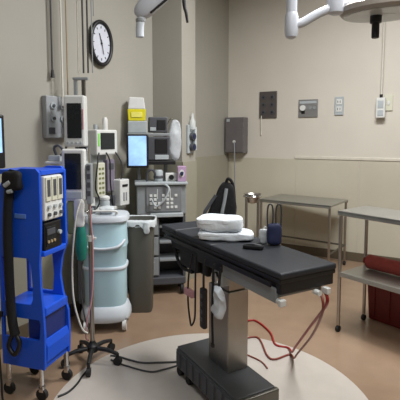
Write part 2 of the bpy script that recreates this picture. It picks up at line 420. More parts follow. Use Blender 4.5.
# ------------------------------------------------------------------ equipment cart against the left wall
def anaesthesia_cart():
    t = thing('anesthesia_cart', 'pale equipment cart with small monitor on top against left wall', 'equipment cart', (.083,-2.42,0), 90)
    # local x runs along the wall away from camera, local -y faces the room
    MB().box(-.21,.21,-.065,.07,.08,.80,.01).obj('cabinet', M_ltgrey, t)
    for i,(z0,z1) in enumerate(((.10,.30),(.31,.50),(.51,.64),(.65,.78))):
        d = MB().box(-.20,.20,-.078,-.065,z0,z1,.004).obj('drawer', M_ltgrey, t)
        MB().tube([(-.06,-.078,(z0+z1)/2),(-.055,-.095,(z0+z1)/2),(.055,-.095,(z0+z1)/2),(.06,-.078,(z0+z1)/2)], .005, n=8).obj('handle', M_dkgrey, d)
    for x in (-.18,.18):
        for y in (-.045,.05): MB().cyl((x-.012,y,.035),(x+.012,y,.035),.035,n=16).box(x-.006,x+.006,y-.01,y+.01,.06,.085,.002).obj('caster', M_rubber, t)
    MB().box(-.215,.215,-.075,.075,.80,.83,.006).obj('worktop', M_white, t)
    MB().box(-.16,.07,.0,.06,.83,1.26,.008).obj('module_rack', M_grey, t)
    b = MB().box(-.09,.0,-.05,.0,.92,1.19,.008).obj('infusion_module', M_offw, t)
    for r_ in range(6):
        for c_ in range(2): MB().box(-.075+c_*.035,-.052+c_*.035,-.054,-.049,.945+r_*.038,.962+r_*.038,.002).obj('key', M_olive, b)
    MB().box(.03,.12,-.045,.02,.95,1.21,.008).obj('vaporiser', mat('mauve grey plastic',(122,114,130),.5), t)
    MB().box(.045,.10,-.049,-.044,1.13,1.18,.003).obj('dial_window', M_dkgrey, t)
    m = MB().box(-.10,.14,-.06,.05,1.25,1.45,.012).obj('monitor_housing', M_white, t)
    MB().box(-.06,.10,-.066,-.058,1.295,1.425,.003).obj('screen', M_screen, m)
    MB().box(-.088,-.07,-.065,-.059,1.32,1.42,.002).obj('green_indicator_strip', M_green, m)
    MB().lathe([(.02,1.45),(.022,1.46),(.022,1.53),(.014,1.55)], n=16, c=(.06,0)).obj('gas_sampling_trap', M_white, t)
    MB().lathe([(.012,1.45),(.018,1.46),(.016,1.49)], n=12, c=(-.05,0)).obj('cable_socket', M_ltgrey, t)
    w = MB().box(.10,.215,-.115,-.02,.83,1.045,.008).obj('dispenser_box', M_white, t)
    MB().box(.125,.19,-.12,-.113,.985,1.005,.002).obj('label_slot', M_black, w)
    MB().box(.135,.15,-.12,-.113,.87,.94,.002).box(.165,.18,-.12,-.113,.87,.94,.002).obj('latch', M_grey, w)
    for pts, m_ in (([(-.08,-.06,1.27),(-.13,-.085,1.15),(-.15,-.085,1.0),(-.10,-.08,.90),(-.12,-.06,.835)], M_black),
                    ([(.11,-.06,1.27),(.15,-.09,1.18),(.16,-.085,1.08),(.155,-.075,1.047)], M_hgrey),
                    ([(.0,-.06,1.27),(.015,-.085,1.20),(.01,-.09,1.05),(.03,-.085,.93),(.06,-.07,.838)], M_black)):
        MB().tube(pts, .006, smoothpath=6).obj('lead', m_, t)
    MB().box(-.20,-.13,-.06,.03,.83,.93,.006).obj('supply_tray', M_white, t)
    MB().lathe([(.022,.93),(.025,.935),(.025,.99),(.012,1.01),(.010,1.03)], n=16, c=(-.165,-.01)).obj('bottle', M_clear, t)
    MB().box(.03,.09,-.07,-.02,.83,.92,.005).obj('small_pump', M_dkgrey, t)
anaesthesia_cart()

# ------------------------------------------------------------------ fluid waste rover
def rover():
    t = thing('waste_rover', 'pale blue grey rounded waste cart with white base skirt', 'cart', (.352,-2.672,0), 35)
    MB().lathe([(.142,.16),(.150,.20),(.150,.40),(.156,.455),(.150,.462),(.156,.60),(.163,.615),(.160,.63),(.155,.76),(.15,.80)], n=40, sq=3.2, sy=.88).obj('body', M_nept, t)
    MB().lathe([(.158,.448),(.163,.455),(.163,.467),(.158,.474)], n=40, sq=3.2, sy=.88).obj('band', M_neptw, t)
    # swooping upper lip on the front
    pts = [(-.15,-.10,.665),(-.11,-.152,.63),(-.04,-.158,.615),(.04,-.158,.615),(.11,-.152,.63),(.15,-.10,.665)]
    MB().tube(pts, .010, smoothpath=6).obj('grip_lip', M_neptw, t)
    MB().lathe([(.160,.79),(.175,.80),(.175,.825),(.165,.84),(.12,.845),(.05,.847)], n=40, sq=3.2, sy=.88).obj('lid', M_neptw, t)
    MB().lathe([(.172,.075),(.182,.09),(.18,.125),(.165,.165),(.150,.185)], n=40, sq=2.8, sy=.9).obj('base_skirt', M_neptw, t)
    for x, y in ((-.13,-.11),(.14,-.10),(-.13,.11),(.14,.10)):
        c = MB().box(x-.018,x+.018,y-.022,y+.022,.055,.10,.006).obj('caster', M_grey, t)
        MB().cyl((x-.014,y,.045),(x+.014,y,.045),.045,n=20).obj('wheel', M_white, c)
    MB().tube([(-.09,-.12,.85),(-.09,-.13,.875),(.09,-.13,.875),(.09,-.12,.85)], .008, smoothpath=4).obj('push_handle', M_white, t)
rover()
t = thing('suction_canister', 'small grey canister with white cap on the waste cart lid', 'canister', (.322,-2.637,.848), 20)
MB().lathe([(.03,0),(.036,.006),(.036,.07),(.03,.085)], n=20).obj('canister', M_ltgrey, t)
MB().lathe([(.034,.085),(.037,.09),(.037,.105),(.02,.115)], n=20).obj('cap', M_white, t)
t = thing('folded_drape', 'crumpled white plastic drape on the waste cart lid', 'drape', (.407,-2.707,.848), 35)
MB().soft((.0,.0,.03),(.11,.09,.045),8,.010,18,10).obj('drape', M_linerw, t)
t = thing('tape_dispenser', 'little dark block on the waste cart lid', 'small device', (.302,-2.742,.848), 35)
MB().box(-.02,.02,-.02,.02,0,.05,.004).obj('block', M_dkgrey, t)
MB().cyl((0,-.02,.03),(0,-.026,.03),.012,n=12).obj('dial', M_ltgrey, t)

# ------------------------------------------------------------------ waste bin
def bin_():
    t = thing('waste_bin', 'tall taupe plastic waste bin lined with a white bag', 'bin', (.385,-2.30,0), 32)
    o = .095
    MB().lathe([(.086,0),(.09,.006),(.108,.70),(.116,.705),(.116,.74),(.110,.745),(.108,.73),(.098,.64),(.082,.05)], n=40, sq=6, sy=.95).obj('bin_body', M_bin, t)
    bm = MB()
    b = bmesh.new(); n = 48; rings = []
    random.seed(5)
    for j,(r,z) in enumerate(((.102,.67),(.113,.74),(.121,.752),(.125,.73),(.126,.70))):
        ring = []
        for k in range(n):
            a = 2*math.pi*k/n; ca, sa = math.cos(a), math.sin(a)
            q = (abs(ca)**6+abs(sa)**6)**(-1/6)
            w = (.012*math.sin(5*a+j)+.01*math.sin(11*a)+random.uniform(-.006,.006)) if j == 4 else random.uniform(-.002,.002)
            rr = r*q+random.uniform(0,.003)
            ring.append(b.verts.new((ca*rr, sa*rr*.95, z+w)))
        rings.append(ring)
    for a, c in zip(rings, rings[1:]):
        for k in range(n): b.faces.new((a[k],a[(k+1)%n],c[(k+1)%n],c[k]))
    bm._add(b, True)
    o = bm.obj('bin_liner', M_linerw, t)
    MB().soft((.06,-.122,.69),(.045,.02,.09),4,.008,20,6).obj('bag_knot', M_linerw, t)
bin_()

# ------------------------------------------------------------------ anaesthesia machine
MX, MY, MR = .275, -1.87, 40
def machine():
    t = thing('anesthesia_machine', 'grey anesthesia machine with shelves beside the pilaster', 'anesthesia machine', (MX,MY,0), MR)
    MB().box(-.21,.21,-.12,.12,.09,.16,.01).obj('base_plinth', M_dkgrey, t)
    for x in (-.18,.18):
        for y in (-.095,.095):
            MB().cyl((x-.014,y,.045),(x+.014,y,.045),.045,n=18).box(x-.01,x+.01,y-.012,y+.012,.07,.095,.003).obj('caster', M_rubber, t)
    MB().box(-.21,-.02,-.11,.12,.16,.74,.006).obj('cabinet', M_dkgrey, t)
    MB().box(.185,.21,-.11,.12,.16,.74,.004).box(-.02,.185,.10,.12,.16,.74,.003).obj('side_frame', M_dkgrey, t)
    for z in (.30,.46,.60):
        MB().box(-.02,.185,-.11,.10,z,z+.02,.003).obj('shelf', M_grey, t)
    for i, z in enumerate((.18,.36,.54)):
        d = MB().box(-.20,-.03,-.122,-.11,z,z+.16,.004).obj('drawer', M_grey, t)
        MB().tube([(-.16,-.122,z+.12),(-.15,-.14,z+.12),(-.08,-.14,z+.12),(-.07,-.122,z+.12)], .005, n=8).obj('handle', M_ltgrey, d)
    # control desk
    MB().box(-.215,.215,-.12,.12,.72,.98,.01).obj('control_body', M_grey, t)
    p = MB().box(-.135,.175,-.132,-.118,.745,.965,.006).obj('control_panel', mat('mid grey panel',(122,124,128),.45), t)
    ks = MB()
    for c_, n_ in zip(range(7), (1,2,3,2,2,3,1)):
        for r_ in range(4):
            if (c_*3+r_*5) % 7 in (0,2): continue
            x = -.105+c_*.036; z = .775+r_*.034
            ks.box(x,x+.024,-.138,-.13,z,z+.022,.002)
    ks.obj('white_keys', M_white, p)
    sl = MB()
    for x in (-.04,.07): sl.box(x,x+.006,-.136,-.13,.86,.945,.001)
    sl.obj('slider_marks', M_white, p)
    MB().box(-.23,.225,-.15,.125,.98,1.005,.006).obj('worktop', M_ltgrey, t)
    MB().box(-.10,.185,-.155,-.12,.70,.735,.006).obj('pull_shelf', M_ltgrey, t)
    # back upright and shelves
    MB().box(-.20,-.17,.06,.11,1.005,1.53,.004).box(.04,.07,.06,.11,1.005,1.57,.004).obj('upright', M_grey, t)
    MB().box(-.21,.13,-.06,.12,1.15,1.185,.005).obj('middle_shelf', M_black, t)
    MB().box(-.285,.08,-.05,.12,1.40,1.425,.005).obj('upper_shelf', M_grey, t)
    v = MB().box(-.11,.08,-.05,.11,1.19,1.395,.008).obj('ventilator_unit', M_dkgrey, t)
    MB().box(-.05,.06,-.056,-.048,1.25,1.375,.003).obj('screen', M_black, v)
    MB().box(-.05,.07,-.056,-.048,1.195,1.235,.003).obj('key_strip', M_ltgrey, v)
    g = MB().box(-.10,.06,-.045,.11,1.43,1.565,.008).obj('gas_module', M_dkgrey, t)
    MB().box(-.03,.045,-.051,-.043,1.455,1.54,.003).obj('screen', M_black, g)
    MB().box(-.09,-.04,-.05,-.043,1.445,1.475,.002).obj('key_strip', M_ltgrey, g)
    MB().box(-.28,-.115,-.04,.11,1.425,1.53,.008).obj('flow_meter_block', M_ltgrey, t)
    # screen tablet on an arm
    MB().tube([(-.19,.06,1.27),(-.22,-.03,1.27),(-.20,-.11,1.27)], .016, smoothpath=5).obj('screen_arm', M_dkgrey, t)
    m = MB().box(-.295,-.11,-.155,-.12,1.13,1.415,.01).obj('tablet_monitor', M_black, t)
    MB().box(-.278,-.128,-.16,-.153,1.15,1.40,.003).obj('screen', M_glow, m)
    # items of the work surface that belong to the machine
    a = MB().lathe([(.035,1.005),(.04,1.012),(.04,1.09),(.03,1.105)], n=22, c=(-.02,-.04)).obj('absorber_canister', M_ltgrey, t)
    MB().lathe([(.041,1.03),(.044,1.035),(.044,1.05),(.041,1.055)], n=22, c=(-.02,-.04)).obj('canister_band', M_dkgrey, a)
    MB().box(.04,.14,-.07,.02,1.005,1.075,.006).obj('vaporiser', M_white, t)
    MB().cyl((.09,-.07,1.04),(.09,-.085,1.04),.022,n=18).obj('vaporiser_dial', M_black, t)
    MB().tube([(.02,-.14,.99),(.06,-.17,.95),(.02,-.18,.86),(-.05,-.17,.80),(-.09,-.16,.86)], .009, smoothpath=7).obj('breathing_hose', M_ltgrey, t)
    MB().tube([(-.12,-.06,1.005),(-.12,-.08,1.08),(-.08,-.09,1.11),(-.05,-.07,1.07),(-.05,-.05,1.02)], .010, smoothpath=7).obj('breathing_hose', M_dkgrey, t)
machine()

t = thing('sharps_box', 'yellow bottomed box with clear upper half atop the machine', 'sharps box', (MX,MY,1.531), MR)
MB().prism([(-.275,0),(-.13,0),(-.123,.10),(-.282,.10)], -.03, .07, 'y', .006).obj('yellow_base', M_yellow, t)
MB().prism([(-.278,.10),(-.127,.10),(-.14,.20),(-.265,.205)], -.028, .068, 'y', .008).obj('clear_lid', M_white, t)
MB().box(-.25,-.155,-.036,-.03,.03,.075,.002).obj('front_label', mat('pale yellow label',(232,226,110),.5), t)
t = thing('hanging_bag', 'clear crinkled plastic bag hanging on right of the machine rack', 'plastic bag', (MX,MY,0), MR)
MB().soft((.135,.0,1.365),(.105,.07,.35),6,.014,14,12,3).obj('bag', M_bag, t)
MB().tube([(.07,.08,1.50),(.10,.05,1.555),(.135,.0,1.535)], .005, smoothpath=5).obj('hanger', M_chrome, t)
t = thing('glove_box', 'lilac glove box on right end of the machine worktop', 'glove box', (MX,MY,1.006), MR-5)
MB().box(.15,.225,-.11,.0,0,.13,.004).obj('carton', M_purple, t)
MB().prism([(.187+math.cos(k*math.pi/8)*.024, .07+math.sin(k*math.pi/8)*.034) for k in range(16)], -.113, -.109, 'y', 0).obj('opening', M_white, t)
MB().soft((.187,-.117,.07),(.03,.02,.035),3,.006,30,6).obj('glove', M_navy, t)

# suction regulator on the pilaster
t = thing('suction_regulator', 'pale suction regulator with two dark gauges mounted on the pilaster', 'regulator', (.334,-1.475,1.235), 0)
MB().box(0,.02,-.055,.055,0,.27,.005).obj('back_plate', M_ltgrey, t)
for z in (.06,.16):
    g = MB().cyl((.02,0,z),(.055,0,z),.036,n=22).obj('gauge', M_dkgrey, t)
    MB().cyl((.054,0,z),(.058,0,z),.026,n=20).obj('gauge_dial', M_navy, g)
MB().lathe([(.022,.22),(.03,.23),(.03,.30),(.012,.34),(.010,.38)], n=18, c=(.035,0)).obj('bottle', M_clear, t)
MB().box(.02,.05,.03,.055,.03,.25,.004).obj('side_tube_holder', M_neptw, t)

# ------------------------------------------------------------------ operating table
TX, TY, TR = 1.57, -3.03, -30
UP = Matrix(((.9,0,0,0),(0,.9,0,0),(0,0,.9,.14),(0,0,0,1)))
def op_table():
    t = thing('operating_table', 'operating table with black mattress on a stainless steel column', 'operating table', (TX,TY,0), TR)
    # base
    bx0, bx1, by0, by1 = -.375, .255, -.155, .095
    MB().box(bx0,bx1,by0,by1,.045,.16,.014).obj('base_cover', M_cover, t)
    rb = MB()
    for i in range(4): rb.box(bx0-.006,bx0+.006,by0+.02+i*.058,by0+.055+i*.058,.06,.15,.003)
    for i in range(8): rb.box(bx0+.02+i*.075,bx0+.065+i*.075,by0-.006,by0+.006,.06,.15,.003)
    rb.obj('ribbed_skirt', M_dkgrey, t)
    MB().box(bx0+.008,bx1-.008,by0+.008,by1-.008,.158,.172,.006).obj('base_top_plate', M_cover, t)
    MB().box(bx1-.02,bx1+.008,by0-.004,by1+.004,.05,.165,.006).obj('end_cap', M_steelD, t)
    for x in (bx0+.03,bx0+.14,bx1-.06):
        for y in (by0+.02,by1-.02):
            c = MB().box(x-.02,x+.02,y-.012,y+.012,.03,.06,.004).obj('caster', M_black, t)
            MB().cyl((x,y-.014,.026),(x,y+.014,.026),.026,n=16).obj('wheel', M_rubber, c)
    # column
    cx, cy = -.066, .010
    MB().box(cx-.10,cx+.10,cy-.063,cy+.063,.17,.60,.006).obj('column_sleeve', M_steel, t)
    MB().box(cx-.088,cx+.088,cy-.052,cy+.052,.60,.69,.005).obj('column', M_steel, t)
    MB().box(cx-.07,cx+.07,cy-.045,cy+.045,.68,.735,.005).obj('column_head', M_steelD, t)
    MB().box(.0,.09,-.13,-.08,.66,.75,.008).obj('tilt_gearbox', M_ltgrey, t)
    MB().cyl((.05,-.13,.70),(.05,-.15,.70),.03,n=20).obj('gear_boss', M_chrome, t)
    # frame, rails (laid out, then brought to their height)
    def U(m): m.bm.transform(UP); return m
    U(MB().box(-.60,.60,-.155,-.128,.722,.757,.004).box(-.60,.60,.128,.155,.722,.757,.004).box(-.60,-.575,-.155,.155,.722,.757,.004).box(.572,.61,-.16,.16,.70,.757,.005).box(-.16,.10,-.15,.15,.66,.757,.004).box(-.622,.615,-.168,.168,.752,.772,.004)).obj('top_frame', M_black, t)  # black frame; its upper plate also stands for shade on the mattress side
    for sg in (-1,1):
        r_ = MB().box(-.57,.56,min(sg*.172,sg*.18),max(sg*.172,sg*.18),.725,.748,.003)
        for x in (-.5,-.2,.1,.45): r_.box(x-.01,x+.01,min(sg*.148,sg*.174),max(sg*.148,sg*.174),.728,.744,.002)
        U(r_).obj('side_rail', M_black, t)
    # lower tray hung under the foot end
    U(MB().box(.16,.575,-.15,.11,.675,.69,.004).box(.14,.58,-.165,-.150,.655,.722,.004).box(.14,.58,.105,.115,.665,.722,.003)).obj('imaging_tray', M_grey, t)
    for y in (-.11,.08): U(MB().box(.54,.57,y-.01,y+.01,.68,.74,.003)).obj('tray_hanger', M_dkgrey, t)
    U(MB().cyl((.58,-.15,.665),(.615,-.15,.665),.014,n=14).box(.60,.62,-.17,-.135,.65,.68,.004)).obj('rail_clamp', M_white, t)
    U(MB().cyl((.60,.05,.68),(.635,.05,.68),.013,n=14).box(.61,.645,.085,.11,.67,.70,.004)).obj('hose_connector', M_white, t)
    # head-end linkage
    hl = MB()
    for y in (-.12,-.07,-.01,.05,.12):
        hl.tube([(-.57,y,.72),(-.52,y,.64),(-.42,y,.55),(-.26,y*.7,.56),(-.12,y*.6,.66)], .011, n=8, smoothpath=4)
    for x, z in ((-.52,.64),(-.42,.55),(-.30,.55)): hl.tube([(x,-.12,z),(x,.12,z)], .012, n=8)
    hl.box(-.54,-.14,-.13,.13,.66,.725,.006).box(-.44,-.20,-.125,-.10,.57,.67,.005).box(-.44,-.20,.10,.125,.57,.67,.005).box(-.33,-.13,-.10,.10,.56,.66,.01)
    U(hl).obj('back_section_linkage', M_rubber, t)
    # mattress sections
    for i, (a, b) in enumerate(((-.625,-.42),(-.415,.02),(.025,.62))):
        U(MB().box(a,b,-.17,.17,.772,.802,.009,seg=3)).obj('mattress_pad', M_vinyl, t)
op_table()

def T(lx, ly, z=0):
    c, s = math.cos(R(TR)), math.sin(R(TR))
    return (TX+lx*c-ly*s, TY+lx*s+ly*c, z)

ZT = .862
def towels():
    x, y = 1.508, -3.02
    for k, (w, d, h, z, rz, dx, lab) in enumerate(((.285,.16,.045,ZT,24,.012,'wide bottom white towel of the pair on the operating table'),
                                               (.235,.14,.075,ZT+.047,20,-.018,'puffy top white towel of the pair on the operating table'))):
        o = MB().soft((0,0,h/2),(w,d,h),k+1,.008,15,16,5).soft((-.01,-.004,h*.70),(w*.95,d*.97,h*.5),k+5,.006,19,14,5).obj('folded_towel', M_towel)
        o.location = (x+dx*.86,y+dx*.5,z); o.rotation_euler = (0,0,R(rz))
        tag(o, lab, 'towel', 'white towels on the operating table')
towels()

def black_bag():
    t = thing('positioning_bag', 'black fabric bag standing behind the white towels', 'bag', T(-.275,.092,ZT), 24)
    b = bmesh.new(); bmesh.ops.create_cube(b, size=2)
    bmesh.ops.subdivide_edges(b, edges=b.edges[:], cuts=12, use_grid_fill=True)
    for v in b.verts:
        q = v.co.copy(); e = 4; k = (abs(q.x)**e+abs(q.y)**e+abs(q.z)**e)**(-1/e); q = q*k
        h = (q.z+1)/2
        w = .102*(1-.66*h**1.2); d = .045*(1-.5*h)
        v.co = Vector((.035*h+q.x*w, q.y*d, .275*h))
        v.co += noise.noise_vector(v.co*14)*.010
        v.co.z = max(v.co.z, 0)
    m = MB(); m._add(b, True); m.obj('bag_body', M_cloth, t)
    MB().tube([(.005,-.048,.02),(.012,-.053,.10),(.025,-.042,.17),(.035,-.03,.24)], .005, smoothpath=6, flat=2).obj('strap', M_grey, t)
    MB().tube([(-.075,-.04,.02),(-.09,-.045,.09),(-.065,-.038,.14),(-.025,-.03,.20)], .005, smoothpath=6, flat=2).obj('strap', M_dkgrey, t)
    MB().tube([(.03,0,.265),(.045,-.01,.295),(.07,0,.26),(.08,.0,.17),(.08,.0,.06)], .009, smoothpath=6).obj('carry_loop', M_cloth, t)
    MB().box(.05,.066,-.02,0,.235,.255,.003).obj('buckle', M_ltgrey, t)
black_bag()

def navy_item():
    t = thing('instrument_pouch', 'navy pouch with two wire loops at far edge of operating table', 'pouch', T(.185,.115,ZT), 30)
    MB().soft((0,0,.055),(.07,.045,.11),2,.005,20,8).obj('pouch', M_navy, t)
    for x in (-.021,.021):
        MB().tube([(x-.012,0,.09),(x-.014,0,.16),(x-.008,0,.20),(x+.008,0,.20),(x+.014,0,.16),(x+.012,0,.09)], .0042, smoothpath=6).obj('wire_loop', M_hgrey, t)
    t = thing('gauze_bundle', 'small white gauze bundle left of the navy pouch', 'gauze', T(.125,.095,ZT), 30)
    MB().soft((0,0,.035),(.042,.035,.075),4,.005,30,7).obj('gauze', M_linerw, t)
    MB().cyl((.0,0,.06),(.012,-.0,.085),.008,n=10).obj('wrap_end', M_white, t)
    t = thing('head_pad', 'flat black pad lying right of the towels on operating table', 'pad', T(.19,-.015,ZT), 10)
    MB().soft((0,0,.011),(.10,.05,.022),3,.003,20,8).obj('pad', M_cloth, t)
    MB().tube([(-.04,-.01,.02),(0,-.014,.026),(.04,-.01,.02)], .004, smoothpath=4).obj('strap', M_dkgrey, t)
navy_item()

# things hanging from the operating table's near rail
t = thing('hand_control', 'black hand control hanging on its cord from the table rail', 'hand control', T(.0,-.18,0), TR)
MB().box(-.022,.022,-.014,.014,.43,.64,.010).obj('handset', M_black, t)
MB().tube([(0,0,.64),(0,.0,.70),(0,.004,.76),(0,.012,.785)], .006, smoothpath=5).obj('cord', M_rubber, t)
k = MB()
for i in range(4): k.box(-.012,.012,-.017,-.012,.47+i*.04,.49+i*.04,.003)
k.obj('buttons', M_dkgrey, t)
t = thing('hanging_strap', 'long flat black strap hanging in front of the steel column', 'strap', T(.10,-.185,0), TR)
MB().tube([(0,.012,.79),(0,.002,.77),(0,0,.72),(0,-.005,.55),(.003,-.003,.39)], .010, smoothpath=6, flat=.35).obj('strap_band', M_cloth, t)
MB().box(-.012,.012,-.008,.004,.375,.395,.003).obj('strap_end', M_black, t)
t = thing('cable_loop', 'thin black cable loop hanging left of the hand control', 'cable', T(-.11,-.185,0), TR)
MB().tube([(-.02,.012,.78),(-.04,.0,.66),(-.048,0,.52),(-.025,0,.42),(.0,-.005,.405),(.025,0,.45),(.032,0,.55),(.025,.005,.68),(.02,.012,.78)], .005, smoothpath=7).obj('loop', M_black, t)
MB().box(-.075,.015,-.014,.012,.555,.59,.004).obj('cable_tag', M_pink, t)
t = thing('glove_bundle', 'crumpled pale blue and white bundle tucked by the table gearbox', 'bundle', T(.16,-.19,.62), TR)
MB().soft((0,0,.0),(.075,.045,.15),7,.016,26,10,3).obj('bundle', M_neptw, t)
MB().tube([(0,.0,.06),(.0,.004,.12),(0,.012,.165)], .007, smoothpath=4).obj('tie', M_black, t)

# ------------------------------------------------------------------ steel instrument tables
def steel_table(loc, rz, L, D, H, label, shelf_z):
    t = thing('instrument_table', label, 'table', loc, rz, 'stainless steel instrument tables')
    MB().box(0,L,0,D,H-.022,H,.006).box(0,L,0,.012,H-.035,H,.004).box(0,L,D-.012,D,H-.035,H,.004).obj('table_top', M_top, t)
    for x in (.018,L-.018):
        for y in (.018,D-.018):
            l = MB().cyl((x,y,.05),(x,y,H-.02),.0125,n=14).obj('leg', M_steel, t)
            c = MB().cyl((x,y,.035),(x,y,.055),.009,n=10).cyl((x-.01,y,.022),(x+.01,y,.022),.022,n=16).obj('caster', M_rubber, l)
    if shelf_z:
        MB().box(.018,L-.018,.012,D-.012,shelf_z-.012,shelf_z+.006,.003).box(.018,L-.018,.008,.022,shelf_z-.022,shelf_z+.01,.003).obj('lower_shelf', M_top, t)
    else:
        MB().tube([(.018,.018,.22),(.018,D-.018,.22)], .010, n=10).tube([(L-.018,.018,.22),(L-.018,D-.018,.22)], .010, n=10).tube([(.018,D-.018,.22),(L-.018,D-.018,.22)], .010, n=10).obj('stretcher', M_steelD, t)
    return t
steel_table((.70,-.63,0), -6, .80, .52, .72, 'stainless steel table beyond the operating table against beige wall', None)
t = thing('ring_stand', 'chrome ring stand left of the far steel table', 'stand', (.98,-1.45,0), 30)
for k in range(4):
    a = R(45+90*k); x, y = math.cos(a)*.075, math.sin(a)*.06
    l = MB().tube([(x*1.15,y*1.15,.03),(x,y,.40),(x,y,.86)], .008, n=10).obj('leg', M_steel, t)
    MB().cyl((x*1.15-.007,y*1.15,.018),(x*1.15+.007,y*1.15,.018),.018,n=14).box(x*1.15-.004,x*1.15+.004,y*1.15-.004,y*1.15+.004,.02,.035,.001).obj('caster', M_rubber, l)
for z in (.35,.865):
    MB().tube([(math.cos(2*math.pi*k/28)*.078, math.sin(2*math.pi*k/28)*.064, z) for k in range(29)], .008, n=8).obj('ring', M_chrome, t)
MB().lathe([(.02,.80),(.05,.81),(.066,.85),(.074,.885),(.078,.888),(.070,.882),(.045,.82),(.01,.808)], n=28, sy=.82).obj('bowl', M_steel, t)
T2 = (1.838,-1.925,0); T2R = -22
steel_table(T2, T2R, 1.0, .36, .88, 'stainless steel table at right edge with red items below', .43)
t = thing('red_roll', 'red cloth roll lying on lower shelf of right steel table', 'cloth roll', (T2[0],T2[1],.438), T2R)
m = MB().lathe([(.02,-.3),(.045,-.3),(.052,-.29),(.05,-.1),(.053,.05),(.05,.2),(.052,.29),(.045,.3),(.02,.3)], n=24, mx=Matrix.Translation((.39,.26,.053)) @ Matrix.Rotation(R(90),4,'Y'))
m.obj('roll', M_redcl, t)
MB().tube([(.06,.26,.053),(.085,.26,.053)], .022, n=14).obj('roll_core', M_red, t)
t = thing('red_container', 'large red waste container on floor under right steel table', 'container', (T2[0],T2[1],0), T2R)
MB().prism([(.02,0),(.78,0),(.80,.29),(0.0,.29)], .40, .66, 'y', .012).obj('container_body', M_red, t)
MB().box(-.01,.81,.39,.67,.285,.315,.008).obj('lid', M_red, t)
rb = MB()
for i in range(6): rb.box(.06+i*.12,.075+i*.12,.392,.402,.03,.27,.003)
rb.obj('ribs', M_red, t)

# ------------------------------------------------------------------ right wall fittings
t = thing('wall_dispenser', 'grey steel dispenser box on beige wall next to the corner', 'dispenser', (0,0,1.19), 0)
MB().box(.02,.28,-.13,-.006,0,.44,.008).obj('housing', M_dispg, t)
MB().box(.03,.27,-.137,-.128,.01,.30,.006).obj('front_cover', M_dispg, t)
MB().box(.045,.085,-.138,-.128,.385,.42,.003).obj('label', M_ltgrey, t)
MB().cyl((.155,-.137,.14),(.155,-.15,.14),.018,n=18).obj('lock_button', M_white, t)
MB().tube([(.16,-.148,.14),(.165,-.155,.05),(.168,-.15,-.15),(.17,-.15,-.48)], .008, smoothpath=6).obj('pull_cord', M_grey, t)

def plate(name, x0, x1, z0, z1, m, label, cat):
    t = thing(name, label, cat, ((x0+x1)/2,0,z0), 0)
    w = (x1-x0)/2; h = z1-z0
    MB().box(-w,w,-.018,0,0,h,.005).obj('face_plate', m, t)
    return t, w, h
t, w, h = plate('outlet_plate', .431,.654,1.615,1.934, mat('dark steel plate',(96,90,88),.4,.4), 'dark grey gas outlet plate right of the corner dispenser', 'outlet plate')
for x in (-.055,.055):
    for z in (.07,.16,.25):
        s_ = MB().cyl((x,-.018,z),(x,-.028,z),.027,n=18).obj('outlet', M_dkgrey, t)
        MB().cyl((x,-.028,z),(x,-.032,z),.012,n=12).obj('outlet_core', M_black, s_)
MB().tube([(-.08,-.02,.03),(-.085,-.022,-.05),(-.082,-.018,-.20)], .006, smoothpath=4).obj('drain_cord', M_lhose, t)
t, w, h = plate('switch_plate', .921,1.147,1.616,1.818, mat('steel plate',(146,146,146),.35,.5), 'square steel control plate with one white knob', 'switch plate')
MB().cyl((-.055,-.018,.105),(-.055,-.05,.105),.032,n=22).obj('knob', M_white, t)
MB().box(-.075,-.035,-.026,-.016,.04,.075,.003).obj('switch', M_black, t)
for x in (.025,.075): MB().cyl((x,-.018,.105),(x,-.024,.105),.02,n=18).obj('key_lock', M_grey, t)
MB().box(-.10,.10,-.021,-.016,.155,.185,.002).obj('legend_strip', M_ltgrey, t)
t, w, h = plate('socket_plate', 1.335,1.432,1.632,1.834, M_ltgrey, 'narrow pale power socket plate in middle of beige wall', 'socket')
for z in (.035,.115): 
    s_ = MB().box(-.03,.03,-.023,-.016,z,z+.06,.004).obj('socket', M_white, t)
    MB().box(-.016,-.01,-.025,-.022,z+.02,z+.045,0).box(.01,.016,-.025,-.022,z+.02,z+.045,0).obj('slots', M_dkgrey, s_)
t, w, h = plate('blank_plate', 1.853,1.935,1.665,1.83, M_offw, 'small cream switch plate behind the hanging pendant', 'switch plate')
MB().box(-.012,.012,-.026,-.016,.06,.10,.003).obj('toggle', M_white, t)
t = thing('pendant_control', 'white pendant control box hanging on a cord before beige wall', 'pendant control', (1.825,-.06,0), 0)
MB().box(-.045,.045,-.03,.03,1.59,1.80,.008).obj('control_box', M_white, t)
MB().box(-.028,.028,-.035,-.028,1.69,1.77,.003).box(-.028,.028,-.035,-.028,1.61,1.67,.003).obj('button_panel', M_ltgrey, t)
MB().cyl((0,0,1.80),(0,0,1.835),.016,n=12).obj('cord_grip', M_black, t)
MB().tube([(0,0,1.83),(.004,0,2.3),(.002,0,2.7),(0,0,ZC)], .008, smoothpath=4).obj('cord', M_lhose, t)
MB().cyl((0,0,ZC-.02),(0,0,ZC),.03,n=16).obj('ceiling_rose', M_white, t)

